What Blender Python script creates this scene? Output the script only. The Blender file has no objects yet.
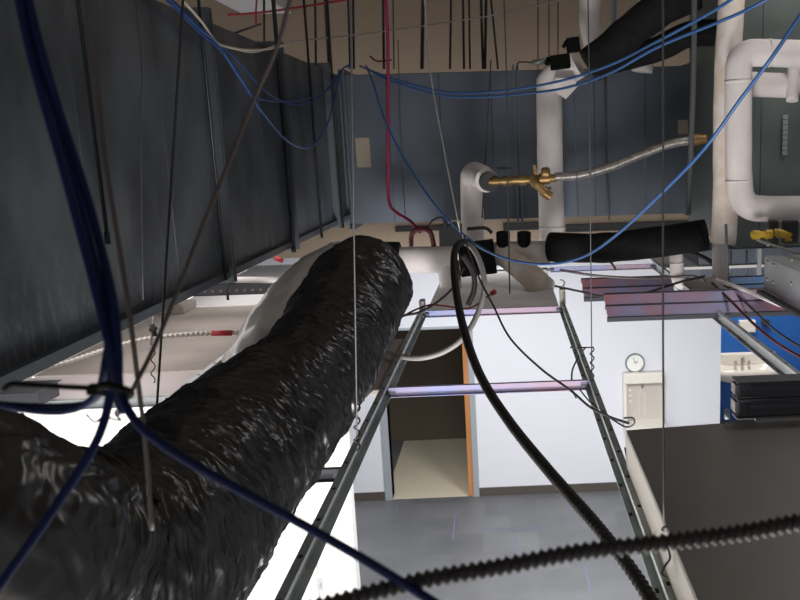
import bpy, bmesh, math, random
from mathutils import Vector, Matrix, noise
random.seed(7)
S = bpy.context.scene
COL = S.collection
W = 0.6096                      # ceiling module
ZG = 3.56                       # ceiling grid height
DECK = 6.05
# ------------------------------------------------------------------ camera
F, CX, CY = 884.8, 536.4, 316.7
YAW, PITCH, ROLL = -0.0314, -0.1949, -0.0297
CAM = Vector((0.374, -3.768, ZG + 0.73))
_cy, _sy, _cp, _sp = math.cos(YAW), math.sin(YAW), math.cos(PITCH), math.sin(PITCH)
FW = Vector((-_sy*_cp, _cy*_cp, _sp)); RT = Vector((_cy, _sy, 0)); UP = RT.cross(FW)
R2 = math.cos(ROLL)*RT + math.sin(ROLL)*UP; U2 = -math.sin(ROLL)*RT + math.cos(ROLL)*UP
cam = bpy.data.cameras.new('camera'); co = bpy.data.objects.new('camera', cam); COL.objects.link(co)
m = Matrix((R2, U2, -FW)).transposed().to_4x4(); m.translation = CAM; co.matrix_world = m
cam.sensor_width = 36; cam.lens = F*36/800
cam.shift_x = (400-CX)/800; cam.shift_y = (CY-300)/800
cam.clip_start = 0.02; cam.clip_end = 60
cam.dof.use_dof = True; cam.dof.focus_distance = 2.4; cam.dof.aperture_fstop = 12
S.camera = co

def ray(px, py): return FW + R2*((px-CX)/F) - U2*((py-CY)/F)
def P(px, py, d):
    r = ray(px, py); return CAM + r*(d/r.y)
def PX(px, py, X):
    r = ray(px, py); return CAM + r*((X-CAM.x)/r.x)
def PZ(px, py, Z):
    r = ray(px, py); return CAM + r*((Z-CAM.z)/r.z)

# ------------------------------------------------------------------ materials
def mat(name, col, rough=0.6, metal=0.0, var=0.0, vscale=6.0, bump=0.0, bscale=20.0, stretch=(1,1,1), spec=0.5,
        col2=None, emit=0, coat=0, trans=0, alpha=1):
    mt = bpy.data.materials.new(name); mt.use_nodes = True
    nt = mt.node_tree; b = nt.nodes['Principled BSDF']
    c = (*col, 1)
    b.inputs['Base Color'].default_value = c
    b.inputs['Roughness'].default_value = rough; b.inputs['Metallic'].default_value = metal
    b.inputs['Specular IOR Level'].default_value = spec
    b.inputs['Coat Weight'].default_value = coat
    b.inputs['Transmission Weight'].default_value = trans
    b.inputs['Alpha'].default_value = alpha
    if var > 0 or col2 or bump > 0:
        tc = nt.nodes.new('ShaderNodeTexCoord'); mp = nt.nodes.new('ShaderNodeMapping')
        mp.inputs['Scale'].default_value = stretch
        nt.links.new(tc.outputs['Object'], mp.inputs[0])
    if var > 0 or col2:
        n = nt.nodes.new('ShaderNodeTexNoise'); n.inputs['Scale'].default_value = vscale; n.inputs['Detail'].default_value = 5
        nt.links.new(mp.outputs[0], n.inputs['Vector'])
        cr = nt.nodes.new('ShaderNodeValToRGB')
        c2 = col2 or tuple(min(1, x*(1+var)) for x in col); c1 = col if col2 else tuple(x*(1-var) for x in col)
        cr.color_ramp.elements[0].position = 0.40 if col2 else .35; cr.color_ramp.elements[1].position = 0.58 if col2 else .65
        cr.color_ramp.elements[0].color = (*c1, 1); cr.color_ramp.elements[1].color = (*c2, 1)
        nt.links.new(n.outputs['Fac'], cr.inputs[0]); nt.links.new(cr.outputs[0], b.inputs['Base Color'])
    if bump > 0:
        n2 = nt.nodes.new('ShaderNodeTexNoise'); n2.inputs['Scale'].default_value = bscale; n2.inputs['Detail'].default_value = 4
        nt.links.new(mp.outputs[0], n2.inputs['Vector'])
        bp = nt.nodes.new('ShaderNodeBump'); bp.inputs['Strength'].default_value = bump; bp.inputs['Distance'].default_value = 0.02
        nt.links.new(n2.outputs['Fac'], bp.inputs['Height']); nt.links.new(bp.outputs[0], b.inputs['Normal'])
    if emit: b.inputs['Emission Color'].default_value = c; b.inputs['Emission Strength'].default_value = emit
    return mt

def brick_mat(name, col, mortar, bw, bh, ms=0.004, rough=0.6, bump=0.3, axis='xz', off=0.5, col2=None):
    mt = bpy.data.materials.new(name); mt.use_nodes = True
    nt = mt.node_tree; b = nt.nodes['Principled BSDF']; b.inputs['Roughness'].default_value = rough
    g = nt.nodes.new('ShaderNodeNewGeometry'); sp = nt.nodes.new('ShaderNodeSeparateXYZ'); cb = nt.nodes.new('ShaderNodeCombineXYZ')
    nt.links.new(g.outputs['Position'], sp.inputs[0])
    nt.links.new(sp.outputs['XYZ'.index(axis[0].upper())], cb.inputs[0]); nt.links.new(sp.outputs['XYZ'.index(axis[1].upper())], cb.inputs[1])
    br = nt.nodes.new('ShaderNodeTexBrick'); br.offset = off
    br.inputs['Scale'].default_value = 1; br.inputs['Brick Width'].default_value = bw; br.inputs['Row Height'].default_value = bh
    br.inputs['Mortar Size'].default_value = ms; br.inputs['Mortar Smooth'].default_value = 0.3
    br.inputs['Color1'].default_value = (*col, 1); br.inputs['Color2'].default_value = (*(col2 or col), 1); br.inputs['Mortar'].default_value = (*mortar, 1)
    nt.links.new(cb.outputs[0], br.inputs['Vector'])
    nz = nt.nodes.new('ShaderNodeTexNoise'); nz.inputs['Scale'].default_value = 2.2; nz.inputs['Detail'].default_value = 8
    nt.links.new(g.outputs['Position'], nz.inputs['Vector'])
    mx = nt.nodes.new('ShaderNodeMixRGB'); mx.blend_type = 'OVERLAY'; mx.inputs[0].default_value = 0.3 if col2 else 0.05
    nt.links.new(br.outputs['Color'], mx.inputs[1]); nt.links.new(nz.outputs['Fac'], mx.inputs[2]); nt.links.new(mx.outputs[0], b.inputs['Base Color'])
    bp = nt.nodes.new('ShaderNodeBump'); bp.inputs['Strength'].default_value = bump; bp.inputs['Distance'].default_value = 0.004; bp.invert = True
    nt.links.new(br.outputs['Fac'], bp.inputs['Height']); nt.links.new(bp.outputs[0], b.inputs['Normal'])
    return mt

M = dict(
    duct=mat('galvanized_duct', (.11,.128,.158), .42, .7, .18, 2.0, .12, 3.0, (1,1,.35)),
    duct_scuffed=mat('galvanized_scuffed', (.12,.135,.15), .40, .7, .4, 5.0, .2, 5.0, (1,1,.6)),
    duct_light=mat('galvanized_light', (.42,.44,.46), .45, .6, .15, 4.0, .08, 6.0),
    duct_green=mat('galvanized_greenish', (.15,.18,.17), .5, .5, .12, 2.0),
    flange=mat('duct_flange', (.12,.135,.155), .45, .7),
    black_metal=mat('black_steel', (.012,.012,.014), .5, .3),
    rod=mat('threaded_rod', (.07,.065,.06), .45, .7),
    wire=mat('galvanized_wire', (.11,.11,.115), .6, .8),
    darkwire=mat('dark_wire', (.035,.033,.033), .6),
    brownwire=mat('brown_wire', (.04,.03,.027), .6),
    tee=mat('tee_zinc', (.40,.44,.43), .38, .5, .15, 12, .05, 30),
    tee_blue=mat('tee_reflection_tint', (.28,.32,.55), .4, .2, col2=(.38,.28,.38), vscale=4),  # bluish-purple reflections on the bars put into the base colour
    tee_dark=mat('tee_dark', (.07,.075,.09), .4, .5),
    slot=mat('punched_slot', (.01,.01,.01), .9),
    tile=mat('tile_back', (.34,.30,.27), .9, 0, .1, 5, .1, 60),
    tile_pink=mat('tile_back_pale', (.58,.52,.51), .9, 0, .05, 5, .1, 60),
    tile_white=mat('tile_white', (.74,.72,.72), .9, 0, .05, 5, .1, 60),
    film=mat('pink_film', (.50,.52,.86), .5, .0, col2=(.80,.33,.40), vscale=2.2, stretch=(1.6,.6,1)),  # film tint, with coloured reflections put into the colour
    film2=mat('blue_film', (.28,.48,.95), .45, .0, col2=(.33,.45,.75), vscale=3),  # film tint, bluer reflections put into the colour
    jacket=mat('white_pipe_jacket', (.72,.67,.66), .75, 0, .06, 7, .18, 14),
    jacket_dirty=mat('dirty_pipe_jacket', (.74,.69,.66), .75, 0, .0, 9, .2, 14, col2=(.62,.53,.45)),
    foam=mat('black_foam', (.006,.006,.0065), .85, 0, .3, 20, .4, 30, spec=.25),
    plastic=None,
    brass=mat('brass', (.26,.165,.065), .45, .7, .2, 20),
    brass_yellow=mat('yellow_handle', (.50,.33,.03), .5, .2, .15, 30),
    steel=mat('steel', (.33,.31,.29), .4, .7, .2, 40),
    dark=mat('dark_rubber', (.025,.025,.027), .6),
    grey=mat('grey_box', (.075,.08,.085), .6),
    blue=mat('blue_jacket', (.003,.007,.04), .6, spec=.15),
    blue_mid=mat('mid_blue_jacket', (.015,.05,.20), .5),
    blue_light=mat('bright_blue_jacket', (.03,.105,.29), .4),
    white_cable=mat('cream_cable', (.55,.50,.40), .5),
    red=mat('red_jacket', (.42,.02,.03), .5),
    magenta=mat('magenta_jacket', (.26,.01,.06), .5),
    darkred=mat('dark_red_hose', (.09,.005,.008), .45),
    conduit=mat('black_corrugated', (.018,.016,.016), .6, spec=.3),
    conduit_grey=mat('grey_conduit', (.30,.29,.29), .45),
    armored=mat('armored_cable', (.50,.47,.43), .4, .5),
    wallwhite=brick_mat('white_block_wall', (.78,.79,.84), (.765,.775,.825), .4, .2, .004, .55, .05),
    walltan=brick_mat('tan_block_wall', (.50,.39,.29), (.46,.36,.27), .4, .2, .004, .9, .15),
    wallplain=mat('bright_white_paint', (.86,.85,.82), .5, 0, .02, 3),
    blueWall=mat('blue_paint', (.012,.10,.36), .5, 0, .05, 2),
    floor=brick_mat('grey_vinyl_floor', (.17,.173,.178), (.13,.13,.15), .61, .46, .002, .45, .05, 'xy', .5, (.135,.138,.145)),
    base=mat('brown_vinyl_base', (.085,.070,.060), .5),
    frame=mat('grey_door_frame', (.36,.39,.42), .4, .1),
    wood=mat('orange_wood', (.50,.21,.07), .45, 0, .2, 10, stretch=(1,1,.1)),
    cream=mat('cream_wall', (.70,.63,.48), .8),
    shadewall=mat('shaded_wall', (.10,.082,.058), .85),  # shade inside the closet put into a dark wall colour
    panel=mat('dark_satin_panel', (.20,.185,.17), .42, .1, .12, 2.5, .03, 2.0, (2,.7,1)),
    channel=mat('dark_channel', (.10,.105,.125), .5, .3),
    porcelain=mat('porcelain', (.70,.64,.56), .25, 0, .04, 3),
    fountain=mat('fountain_beige', (.56,.51,.46), .4),
    fountain_light=mat('fountain_light', (.82,.79,.70), .35),
    sleeve=mat('grey_plastic_sleeve', (.50,.48,.46), .3, 0, .1, 4, .2, 8),
    clockface=mat('clock_face', (.88,.88,.82), .4),
    clockrim=mat('clock_rim', (.20,.24,.24), .4, .3),
    deck=mat('steel_deck', (.22,.19,.16), .8),
    sticker=mat('tan_sticker', (.30,.26,.20), .7),
    zip=mat('zip_tie', (.003,.003,.003), .8, spec=.1),
    tape=mat('blue_tape', (.17,.18,.27), .7),
    plate=mat('switch_plate', (.45,.45,.45), .4),
)
# crinkled black plastic film
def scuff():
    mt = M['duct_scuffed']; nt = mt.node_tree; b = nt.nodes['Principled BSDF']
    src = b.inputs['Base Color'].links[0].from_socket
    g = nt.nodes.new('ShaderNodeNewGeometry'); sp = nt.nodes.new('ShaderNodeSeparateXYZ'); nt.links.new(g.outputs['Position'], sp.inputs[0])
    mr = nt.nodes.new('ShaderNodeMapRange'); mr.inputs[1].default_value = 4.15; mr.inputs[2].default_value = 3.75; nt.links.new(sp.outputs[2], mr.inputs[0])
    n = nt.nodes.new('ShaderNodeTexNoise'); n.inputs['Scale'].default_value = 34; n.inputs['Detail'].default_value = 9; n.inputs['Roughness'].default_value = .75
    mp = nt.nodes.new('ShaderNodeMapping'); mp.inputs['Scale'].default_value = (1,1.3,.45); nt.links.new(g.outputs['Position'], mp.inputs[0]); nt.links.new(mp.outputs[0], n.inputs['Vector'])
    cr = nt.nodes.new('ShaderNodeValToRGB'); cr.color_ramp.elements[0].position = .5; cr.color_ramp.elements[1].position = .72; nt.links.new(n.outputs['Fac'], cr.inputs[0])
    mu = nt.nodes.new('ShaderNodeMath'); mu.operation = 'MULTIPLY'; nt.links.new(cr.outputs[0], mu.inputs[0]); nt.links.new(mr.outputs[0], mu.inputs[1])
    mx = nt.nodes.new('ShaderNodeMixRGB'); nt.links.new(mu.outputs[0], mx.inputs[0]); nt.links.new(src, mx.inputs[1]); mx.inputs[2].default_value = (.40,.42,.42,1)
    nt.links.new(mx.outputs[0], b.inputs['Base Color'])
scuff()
def plastic():
    mt = bpy.data.materials.new('black_plastic_film'); mt.use_nodes = True
    nt = mt.node_tree; b = nt.nodes['Principled BSDF']
    b.inputs['Base Color'].default_value = (.006,.0055,.006,1); b.inputs['Roughness'].default_value = .32; b.inputs['Specular IOR Level'].default_value = .8
    uv = nt.nodes.new('ShaderNodeUVMap'); mp = nt.nodes.new('ShaderNodeMapping'); mp.inputs['Scale'].default_value = (95, 4, 1)
    nt.links.new(uv.outputs[0], mp.inputs[0])
    n = nt.nodes.new('ShaderNodeTexNoise'); n.inputs['Scale'].default_value = 1; n.inputs['Detail'].default_value = 6; n.inputs['Roughness'].default_value = .6; n.inputs['Distortion'].default_value = .4; n.noise_type = 'RIDGED_MULTIFRACTAL'
    nt.links.new(mp.outputs[0], n.inputs['Vector'])
    bp = nt.nodes.new('ShaderNodeBump'); bp.inputs['Strength'].default_value = .75; bp.inputs['Distance'].default_value = .008
    nt.links.new(n.outputs['Fac'], bp.inputs['Height']); nt.links.new(bp.outputs[0], b.inputs['Normal'])
    return mt
M['plastic'] = plastic()

# ------------------------------------------------------------------ mesh helpers
def box(bm, lo, hi):
    x0,y0,z0 = lo; x1,y1,z1 = hi
    v = [bm.verts.new(p) for p in ((x0,y0,z0),(x1,y0,z0),(x1,y1,z0),(x0,y1,z0),(x0,y0,z1),(x1,y0,z1),(x1,y1,z1),(x0,y1,z1))]
    for f in ((0,3,2,1),(4,5,6,7),(0,1,5,4),(1,2,6,5),(2,3,7,6),(3,0,4,7)): bm.faces.new([v[i] for i in f])
def obox(bm, c, ax, ay, az, hx, hy, hz):
    c = Vector(c); ax, ay, az = [Vector(a).normalized() for a in (ax, ay, az)]
    v = [bm.verts.new(c+ax*sx*hx+ay*sy*hy+az*sz*hz) for sz in (-1,1) for sx,sy in ((-1,-1),(1,-1),(1,1),(-1,1))]
    for f in ((0,3,2,1),(4,5,6,7),(0,1,5,4),(1,2,6,5),(2,3,7,6),(3,0,4,7)): bm.faces.new([v[i] for i in f])
def bar(bm, a, b, w, h):
    a, b = Vector(a), Vector(b); d = (b-a).normalized()
    up = Vector((0,0,1)) if abs(d.z) < .9 else Vector((0,1,0))
    s = d.cross(up).normalized(); u = s.cross(d)
    obox(bm, (a+b)/2, d, s, u, (b-a).length/2, w/2, h/2)
def crom(pts, sub):
    pts = [Vector(p) for p in pts]
    if len(pts) < 3 or sub < 2:
        return pts
    q = [pts[0]*2-pts[1]] + pts + [pts[-1]*2-pts[-2]]; out = []
    for i in range(1, len(q)-2):
        p0,p1,p2,p3 = q[i-1:i+3]
        for k in range(sub):
            t = k/sub
            out.append(.5*((2*p1)+(p2-p0)*t+(2*p0-5*p1+4*p2-p3)*t*t+(3*p1-p0-3*p2+p3)*t**3))
    out.append(pts[-1]); return out
def resample(path, step):
    out = [path[0]]; acc = 0
    for a, b in zip(path, path[1:]):
        L = (b-a).length; 
        if L == 0: continue
        t = step-acc
        while t <= L:
            out.append(a+(b-a)*(t/L)); t += step
        acc = L-(t-step)
    return out
def sweep(bm, path, rad, n=10, cap=True, disp=None, uvl=None):
    """rad: number or function(s, t)."""
    N = len(path); tang = []
    for i in range(N):
        tang.append((path[min(i+1,N-1)]-path[max(i-1,0)]).normalized())
    ref = Vector((0,0,1)) if abs(tang[0].z) < .9 else Vector((0,1,0))
    nr = (ref-tang[0]*ref.dot(tang[0])).normalized(); rings = []; s = 0; ss = []
    for i in range(N):
        if i: s += (path[i]-path[i-1]).length
        ss.append(s)
    for i in range(N):
        t = tang[i]; nr = (nr-t*nr.dot(t)).normalized(); bn = t.cross(nr)
        r0 = rad(ss[i], ss[i]/max(ss[-1],1e-6)) if callable(rad) else rad
        ring = []
        for k in range(n):
            a = 2*math.pi*k/n; r = r0 + (disp(ss[i], a, i, k) if disp else 0)
            ring.append(bm.verts.new(path[i]+nr*math.cos(a)*r+bn*math.sin(a)*r))
        rings.append(ring)
    for i in range(N-1):
        for k in range(n):
            f = bm.faces.new((rings[i][k], rings[i][(k+1)%n], rings[i+1][(k+1)%n], rings[i+1][k])); f.smooth = True
            if uvl:
                us = (ss[i], ss[i], ss[i+1], ss[i+1]); vs = (k/n, (k+1)/n, (k+1)/n, k/n)
                for l, u_, v_ in zip(f.loops, us, vs): l[uvl].uv = (u_, v_)
    if cap:
        bm.faces.new(rings[0][::-1]); bm.faces.new(rings[-1])
def lathe(bm, a, b, prof, n=20, sharp=True):
    """prof: list of (t 0..1 along a->b, radius)."""
    a, b = Vector(a), Vector(b); d = (b-a); u = d.normalized()
    ref = Vector((0,0,1)) if abs(u.z) < .9 else Vector((1,0,0))
    s = u.cross(ref).normalized(); w = u.cross(s)
    rings = [[bm.verts.new(a+d*t+(s*math.cos(2*math.pi*k/n)+w*math.sin(2*math.pi*k/n))*r) for k in range(n)] for t, r in prof]
    for i in range(len(rings)-1):
        for k in range(n):
            f = bm.faces.new((rings[i][k], rings[i][(k+1)%n], rings[i+1][(k+1)%n], rings[i+1][k])); f.smooth = True
        if i and abs(prof[i][1]-prof[i-1][1]) != abs(prof[i+1][1]-prof[i][1]):
            for k in range(n):
                e = bm.edges.get((rings[i][k], rings[i][(k+1)%n]))
                if e: e.smooth = False
    bm.faces.new(rings[0][::-1]); bm.faces.new(rings[-1])
def cyl(bm, a, b, r, n=20): lathe(bm, a, b, [(0,r),(1,r)], n)

def build(name, bm, m_, parent=None, bevel=0, recenter=True):
    me = bpy.data.meshes.new(name); bmesh.ops.recalc_face_normals(bm, faces=bm.faces[:]); bm.to_mesh(me); bm.free()
    ms = m_ if isinstance(m_, (list, tuple)) else [m_]
    for k in ms: me.materials.append(M[k])
    o = bpy.data.objects.new(name, me); COL.objects.link(o)
    if parent: o.parent = parent; o.matrix_parent_inverse = parent.matrix_world.inverted() if False else Matrix.Translation(-parent.location)
    if bevel:
        b = o.modifiers.new('bevel', 'BEVEL'); b.width = bevel; b.segments = 2; b.limit_method = 'ANGLE'
    return o
def tag(o, label, cat, group=None):
    o['label'] = label; o['category'] = cat
    if group: o['group'] = group
    return o
def thing(name, loc, label, cat, group=None):
    e = bpy.data.objects.new(name, None); e.location = loc; e.empty_display_size = .05; COL.objects.link(e)
    return tag(e, label, cat, group)
def structure(name, bm, m_):
    o = build(name, bm, m_); o['kind'] = 'structure'; return o
def part(name, fn, m_, parent, bevel=0, label=None):
    bm = bmesh.new(); fn(bm); o = build(name, bm, m_, parent, bevel)
    if label: o['label'] = label
    return o
def parts(name, fn, m_, parent, bevel=0, label=None):
    """like part(), but every loose piece becomes a part of its own"""
    bm = bmesh.new(); fn(bm); bm.verts.ensure_lookup_table(); bm.verts.index_update(); seen = set(); out = []
    for v in bm.verts:
        if v.index in seen: continue
        st_ = [v]; isl = []; seen.add(v.index)
        while st_:
            q = st_.pop(); isl.append(q)
            for e in q.link_edges:
                w_ = e.other_vert(q)
                if w_.index not in seen: seen.add(w_.index); st_.append(w_)
        nb = bmesh.new(); mp = {q: nb.verts.new(q.co) for q in isl}; fs = {f for q in isl for f in q.link_faces}
        for f in fs:
            g = nb.faces.new([mp[q] for q in f.verts]); g.smooth = f.smooth
        o = build(name, nb, m_, parent, bevel); out.append(o)
        if label: o['label'] = label
    bm.free(); return out
def cable(name, pts, r, m_, label, cat, group=None, n=8, sub=8, parent=None):
    bm = bmesh.new(); path = crom([P(*p) if not isinstance(p, Vector) else p for p in pts], sub)
    sweep(bm, path, r, n); o = build(name, bm, m_, parent)
    if label: tag(o, label, cat, group)
    return o

# ================================================================== SETTING
YB = 6.60            # back wall
fl = bmesh.new(); box(fl, (-6,-7,-.1), (7,10,0)); structure('floor', fl, 'floor')
dk = bmesh.new(); box(dk, (-6,-7,DECK), (7,10,DECK+.1))
structure('ceiling', dk, 'deck')
PAINT = P(560, 249, YB-CAM.y).z
dl, dr = P(389,440,YB-CAM.y).x, P(469,440,YB-CAM.y).x
xr = P(720.5,370,YB-CAM.y).x
DTOP = P(440,329,YB-CAM.y).z
bm = bmesh.new()
box(bm, (-6,YB,0), (dl,YB+.2,PAINT)); box(bm, (dr,YB,0), (xr,YB+.2,PAINT)); box(bm, (dl,YB,DTOP), (dr,YB+.2,PAINT))
structure('wall_back', bm, 'wallwhite')
bm = bmesh.new(); box(bm, (-6,YB+.01,PAINT), (7,YB+.2,DECK)); structure('wall_back_upper', bm, 'walltan')
# small room behind the doorway
bm = bmesh.new(); box(bm, (dl-1.0,YB+2.2,0), (dr+.6,YB+2.3,2.9)); structure('wall_closet', bm, 'shadewall')
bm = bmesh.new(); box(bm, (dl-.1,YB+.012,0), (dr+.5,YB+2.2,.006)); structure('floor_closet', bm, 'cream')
bm = bmesh.new(); box(bm, (dl-.9,YB+.2,2.5), (dr+.6,YB+2.3,2.6)); structure('ceiling_closet', bm, 'shadewall')
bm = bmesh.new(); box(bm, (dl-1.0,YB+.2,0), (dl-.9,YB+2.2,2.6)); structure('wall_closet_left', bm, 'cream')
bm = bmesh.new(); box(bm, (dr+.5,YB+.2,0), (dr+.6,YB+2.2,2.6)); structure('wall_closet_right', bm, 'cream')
# blue room
YBL = YB+2.6
bm = bmesh.new(); box(bm, (xr-.9,YBL,0), (7,YBL+.1,4)); structure('wall_blue', bm, 'blueWall')
bm = bmesh.new(); box(bm, (-3.6,-6.9,0), (-3.5,2.2,3.5)); structure('wall_left', bm, 'wallplain')
bm = bmesh.new(); box(bm, (-3.6,-7.0,0), (5,-6.9,3.5)); structure('wall_front', bm, 'wallplain')
# bright partition at the left
YP = CAM.y*1 + 6.0
xp = P(353.5,540,6.0).x
bm = bmesh.new(); box(bm, (-6,YP,0), (xp,YP+.14,3.5)); structure('wall_partition', bm, 'wallplain')
bm = bmesh.new()
for (a,b) in ((-2.6,dl-.03),(dr+.05,xr)):
    box(bm, (a,YB-.012,0), (b,YB,.11))
structure('baseboard_back', bm, 'base')
# door frame and open wooden door edge
d1 = thing('door_1', (0.5*(dl+dr),YB,0), '', ''); del d1['label']; del d1['category']; d1['kind'] = 'structure'
def fr(bm):
    box(bm, (dl-.09,YB-.02,0), (dl,YB+.21,DTOP)); box(bm, (dr+.03,YB-.02,0), (dr+.10,YB+.21,DTOP)); box(bm, (dl-.09,YB-.02,DTOP), (dr+.10,YB+.21,DTOP+.03))
dfm = part('door_frame', fr, 'frame', d1, .004)
part('door_leaf', lambda bm: box(bm, (dr-.03,YB-.012,.01), (dr+.03,YB+.95,DTOP-.01)), 'wood', d1, .003)
def hg(bm):
    for z in (.3,1.0,1.85): box(bm, (dr-.022,YB+.0,z-.055), (dr+.0,YB+.035,z+.055))
parts('hinge', hg, 'frame', dfm)
# floor tape marks
for i,(x,y,x2,y2) in enumerate(((455,514,453,541),(500,499,499,510),(569,507,571,528),(516,537,517,556),(585,566,591,594),(484,529,545,528),(398,506,394,516))):
    a, b = PZ(x,y,0), PZ(x2,y2,0)
    bm = bmesh.new(); bar(bm, a+Vector((0,0,.001)), b+Vector((0,0,.001)), .018, .002)
    o = build('tape_mark', bm, 'tape')
    tag(o, ['long blue chalk mark on grey floor in front of doorway','short blue mark on grey floor by the baseboard','blue mark on grey floor just left of the corrugated loop','blue mark on grey floor at middle, above the ribbed conduit','blue mark on the floor below the ribbed conduit, near the cross tee','thin sideways pale mark across the grey floor','short faint mark on the floor left of the doorway'][i], 'floor mark', 'marks on the grey floor')

# ================================================================== THINGS ON THE BACK WALL
d_ = YB-CAM.y
c = P(635,363,d_-.03); rc = 10.3*d_/F
clk = thing('wall_clock', (c.x,YB,c.z), 'small round wall clock with grey rim hanging above the drinking fountain', 'clock')
part('rim', lambda bm: lathe(bm, (c.x,YB,c.z), (c.x,YB-.045,c.z), [(0,rc*.96),(.5,rc),(1,rc*.96),(1,rc*.86),(.8,rc*.84)], 32), 'clockrim', clk)
part('clock_face', lambda bm: cyl(bm, (c.x,YB-.01,c.z), (c.x,YB-.038,c.z), rc*.84, 32), 'clockface', clk)
part('hour_hand', lambda bm: bar(bm, (c.x,YB-.041,c.z), (c.x+.035,YB-.041,c.z+.02), .006, .006), 'dark', clk)
part('minute_hand', lambda bm: bar(bm, (c.x,YB-.043,c.z), (c.x-.02,YB-.043,c.z+.07), .005, .005), 'dark', clk)
a = P(623.5,374,d_-.12); b = P(664,425,d_-.12)
fx0, fx1, fz1 = a.x, b.x, a.z
df = thing('drinking_fountain', ((fx0+fx1)/2,YB,.5), 'beige bottle filling drinking fountain mounted on the white block wall', 'drinking fountain')
zb = P(640,420,d_-.12).z
part('back_panel', lambda bm: box(bm, (fx0,YB-.06,zb-.1), (fx1,YB,fz1)), 'fountain', df, .008)
part('top_hood', lambda bm: (box(bm, (fx0,YB-.13,fz1-.13), (fx1,YB-.06,fz1))), 'fountain_light', df, .012)
def side(bm): box(bm, (fx0,YB-.11,zb-.1), (fx0+.04,YB-.06,fz1-.13)); box(bm, (fx1-.015,YB-.11,zb-.1), (fx1,YB-.06,fz1-.13))
parts('side_rail', side, 'fountain_light', df, .005)
xm = fx0+(fx1-fx0)*.47
def bottle(bm):
    z0, z1 = zb+.05, fz1-.19
    h = z1-z0
    for sx in (-1,1):
        pts = [Vector((xm+sx*x, YB-.063, z0+h*t)) for x,t in ((0,0),(.035,0),(.04,.08),(.032,.3),(.04,.5),(.036,.72),(.014,.85),(.014,1),(0,1))]
        sweep(bm, pts, .0035, 6)
part('bottle_outline', bottle, 'fountain_light', df)
part('spout', lambda bm: cyl(bm, (xm,YB-.09,fz1-.13), (xm,YB-.09,fz1-.19), .012), 'steel', df)
def dots(bm):
    for k in range(3): cyl(bm, (fx0+.085,YB-.06,fz1-.22-.07*k), (fx0+.085,YB-.066,fz1-.22-.07*k), .017, 12)
parts('indicator_window', dots, 'fountain_light', df)
bsn = part('basin', lambda bm: (box(bm, (fx0,YB-.42,zb-.16), (fx1,YB-.0,zb-.02)), box(bm, (fx0+.03,YB-.36,zb-.5), (fx1-.03,YB,zb-.16))), 'fountain_light', df, .02)
def bub(bm): sweep(bm, crom([Vector((fx0+.05,YB-.2,zb-.02)),Vector((fx0+.05,YB-.2,zb+.03)),Vector((fx0+.09,YB-.22,zb+.04))],5), .01, 8)
part('bubbler', bub, 'steel', bsn)
# sink
ds = YBL-CAM.y
def sx_(px, dd=ds): return P(px,365,dd).x
s0, s1 = P(712,360,ds-.3).x, P(782,360,ds-.3).x
zt = P(745,352,ds-.02).z; zr = P(745,370,ds-.45).z
sk = thing('wall_sink', ((s0+s1)/2,YBL,zr), 'white wall-hung sink on the blue wall, partly behind the white wall', 'sink')
def bowl(bm):
    n = 28; prof = [(1.0,.0),(1.0,-.09),(.86,-.17),(.5,-.23),(.0,-.24)]; cx_, hy = (s0+s1)/2, .24; cyy = YBL-.26
    def ringat(k, z, inner=False):
        out = []
        for i in range(n):
            t = 2*math.pi*i/n; cx2, sn = math.cos(t), math.sin(t)
            e = .55
            out.append(bm.verts.new((cx_+(s1-s0)/2*k*math.copysign(abs(cx2)**e,cx2), cyy+hy*k*math.copysign(abs(sn)**e,sn), zr+z)))
        return out
    rs = [ringat(k,z) for k,z in ((.02,-.24),(.5,-.23),(.86,-.17),(1.0,-.09),(1.0,.0),(.88,.0),(.8,-.05),(.6,-.14),(.02,-.16))]
    for i in range(len(rs)-1):
        for k in range(n):
            f = bm.faces.new((rs[i][k],rs[i][(k+1)%n],rs[i+1][(k+1)%n],rs[i+1][k])); f.smooth = True
    bm.faces.new(rs[0]); bm.faces.new(rs[-1])
part('bowl', bowl, 'porcelain', sk)
bsp = part('backsplash', lambda bm: box(bm, (s0+.02,YBL-.07,zr-.03), (s1-.02,YBL,zt)), 'porcelain', sk, .025)
def fau(bm):
    x=(s0+s1)/2-.02; cyl(bm,(x,YBL-.11,zr),(x,YBL-.11,zr+.09),.022,12); sweep(bm,crom([Vector((x,YBL-.11,zr+.08)),Vector((x,YBL-.17,zr+.12)),Vector((x,YBL-.24,zr+.07))],5),.014,8)
    for s in (-.1,.1): cyl(bm,(x+s,YBL-.11,zr),(x+s,YBL-.11,zr+.05),.02,10)
part('faucet', fau, 'steel', bsp)
part('drain_pipe', lambda bm: cyl(bm,((s0+s1)/2,YBL-.26,zr-.5),((s0+s1)/2,YBL-.26,zr-.22),.025), 'steel', sk)
a, b = P(738,320,ds), P(754,331,ds)
bm = bmesh.new(); box(bm, (a.x,YBL-.09,b.z), (b.x,YBL,a.z)); box(bm, (a.x+.02,YBL-.095,b.z+.01), (b.x-.02,YBL-.09,b.z+.05))
tag(build('towel_dispenser', bm, 'porcelain', None, .01), 'small white box fixed on the blue wall above the sink', 'dispenser')
a, b = P(761,319,ds), P(768,324,ds)
bm = bmesh.new(); box(bm, (a.x,YBL-.08,b.z), (b.x,YBL,a.z)); cyl(bm, ((a.x+b.x)/2,YBL-.05,b.z-.03), ((a.x+b.x)/2,YBL-.05,b.z), .02, 10)
tag(build('soap_dispenser', bm, 'dark', None, .01), 'small black dispenser on the blue wall beside the white box', 'dispenser')
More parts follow.
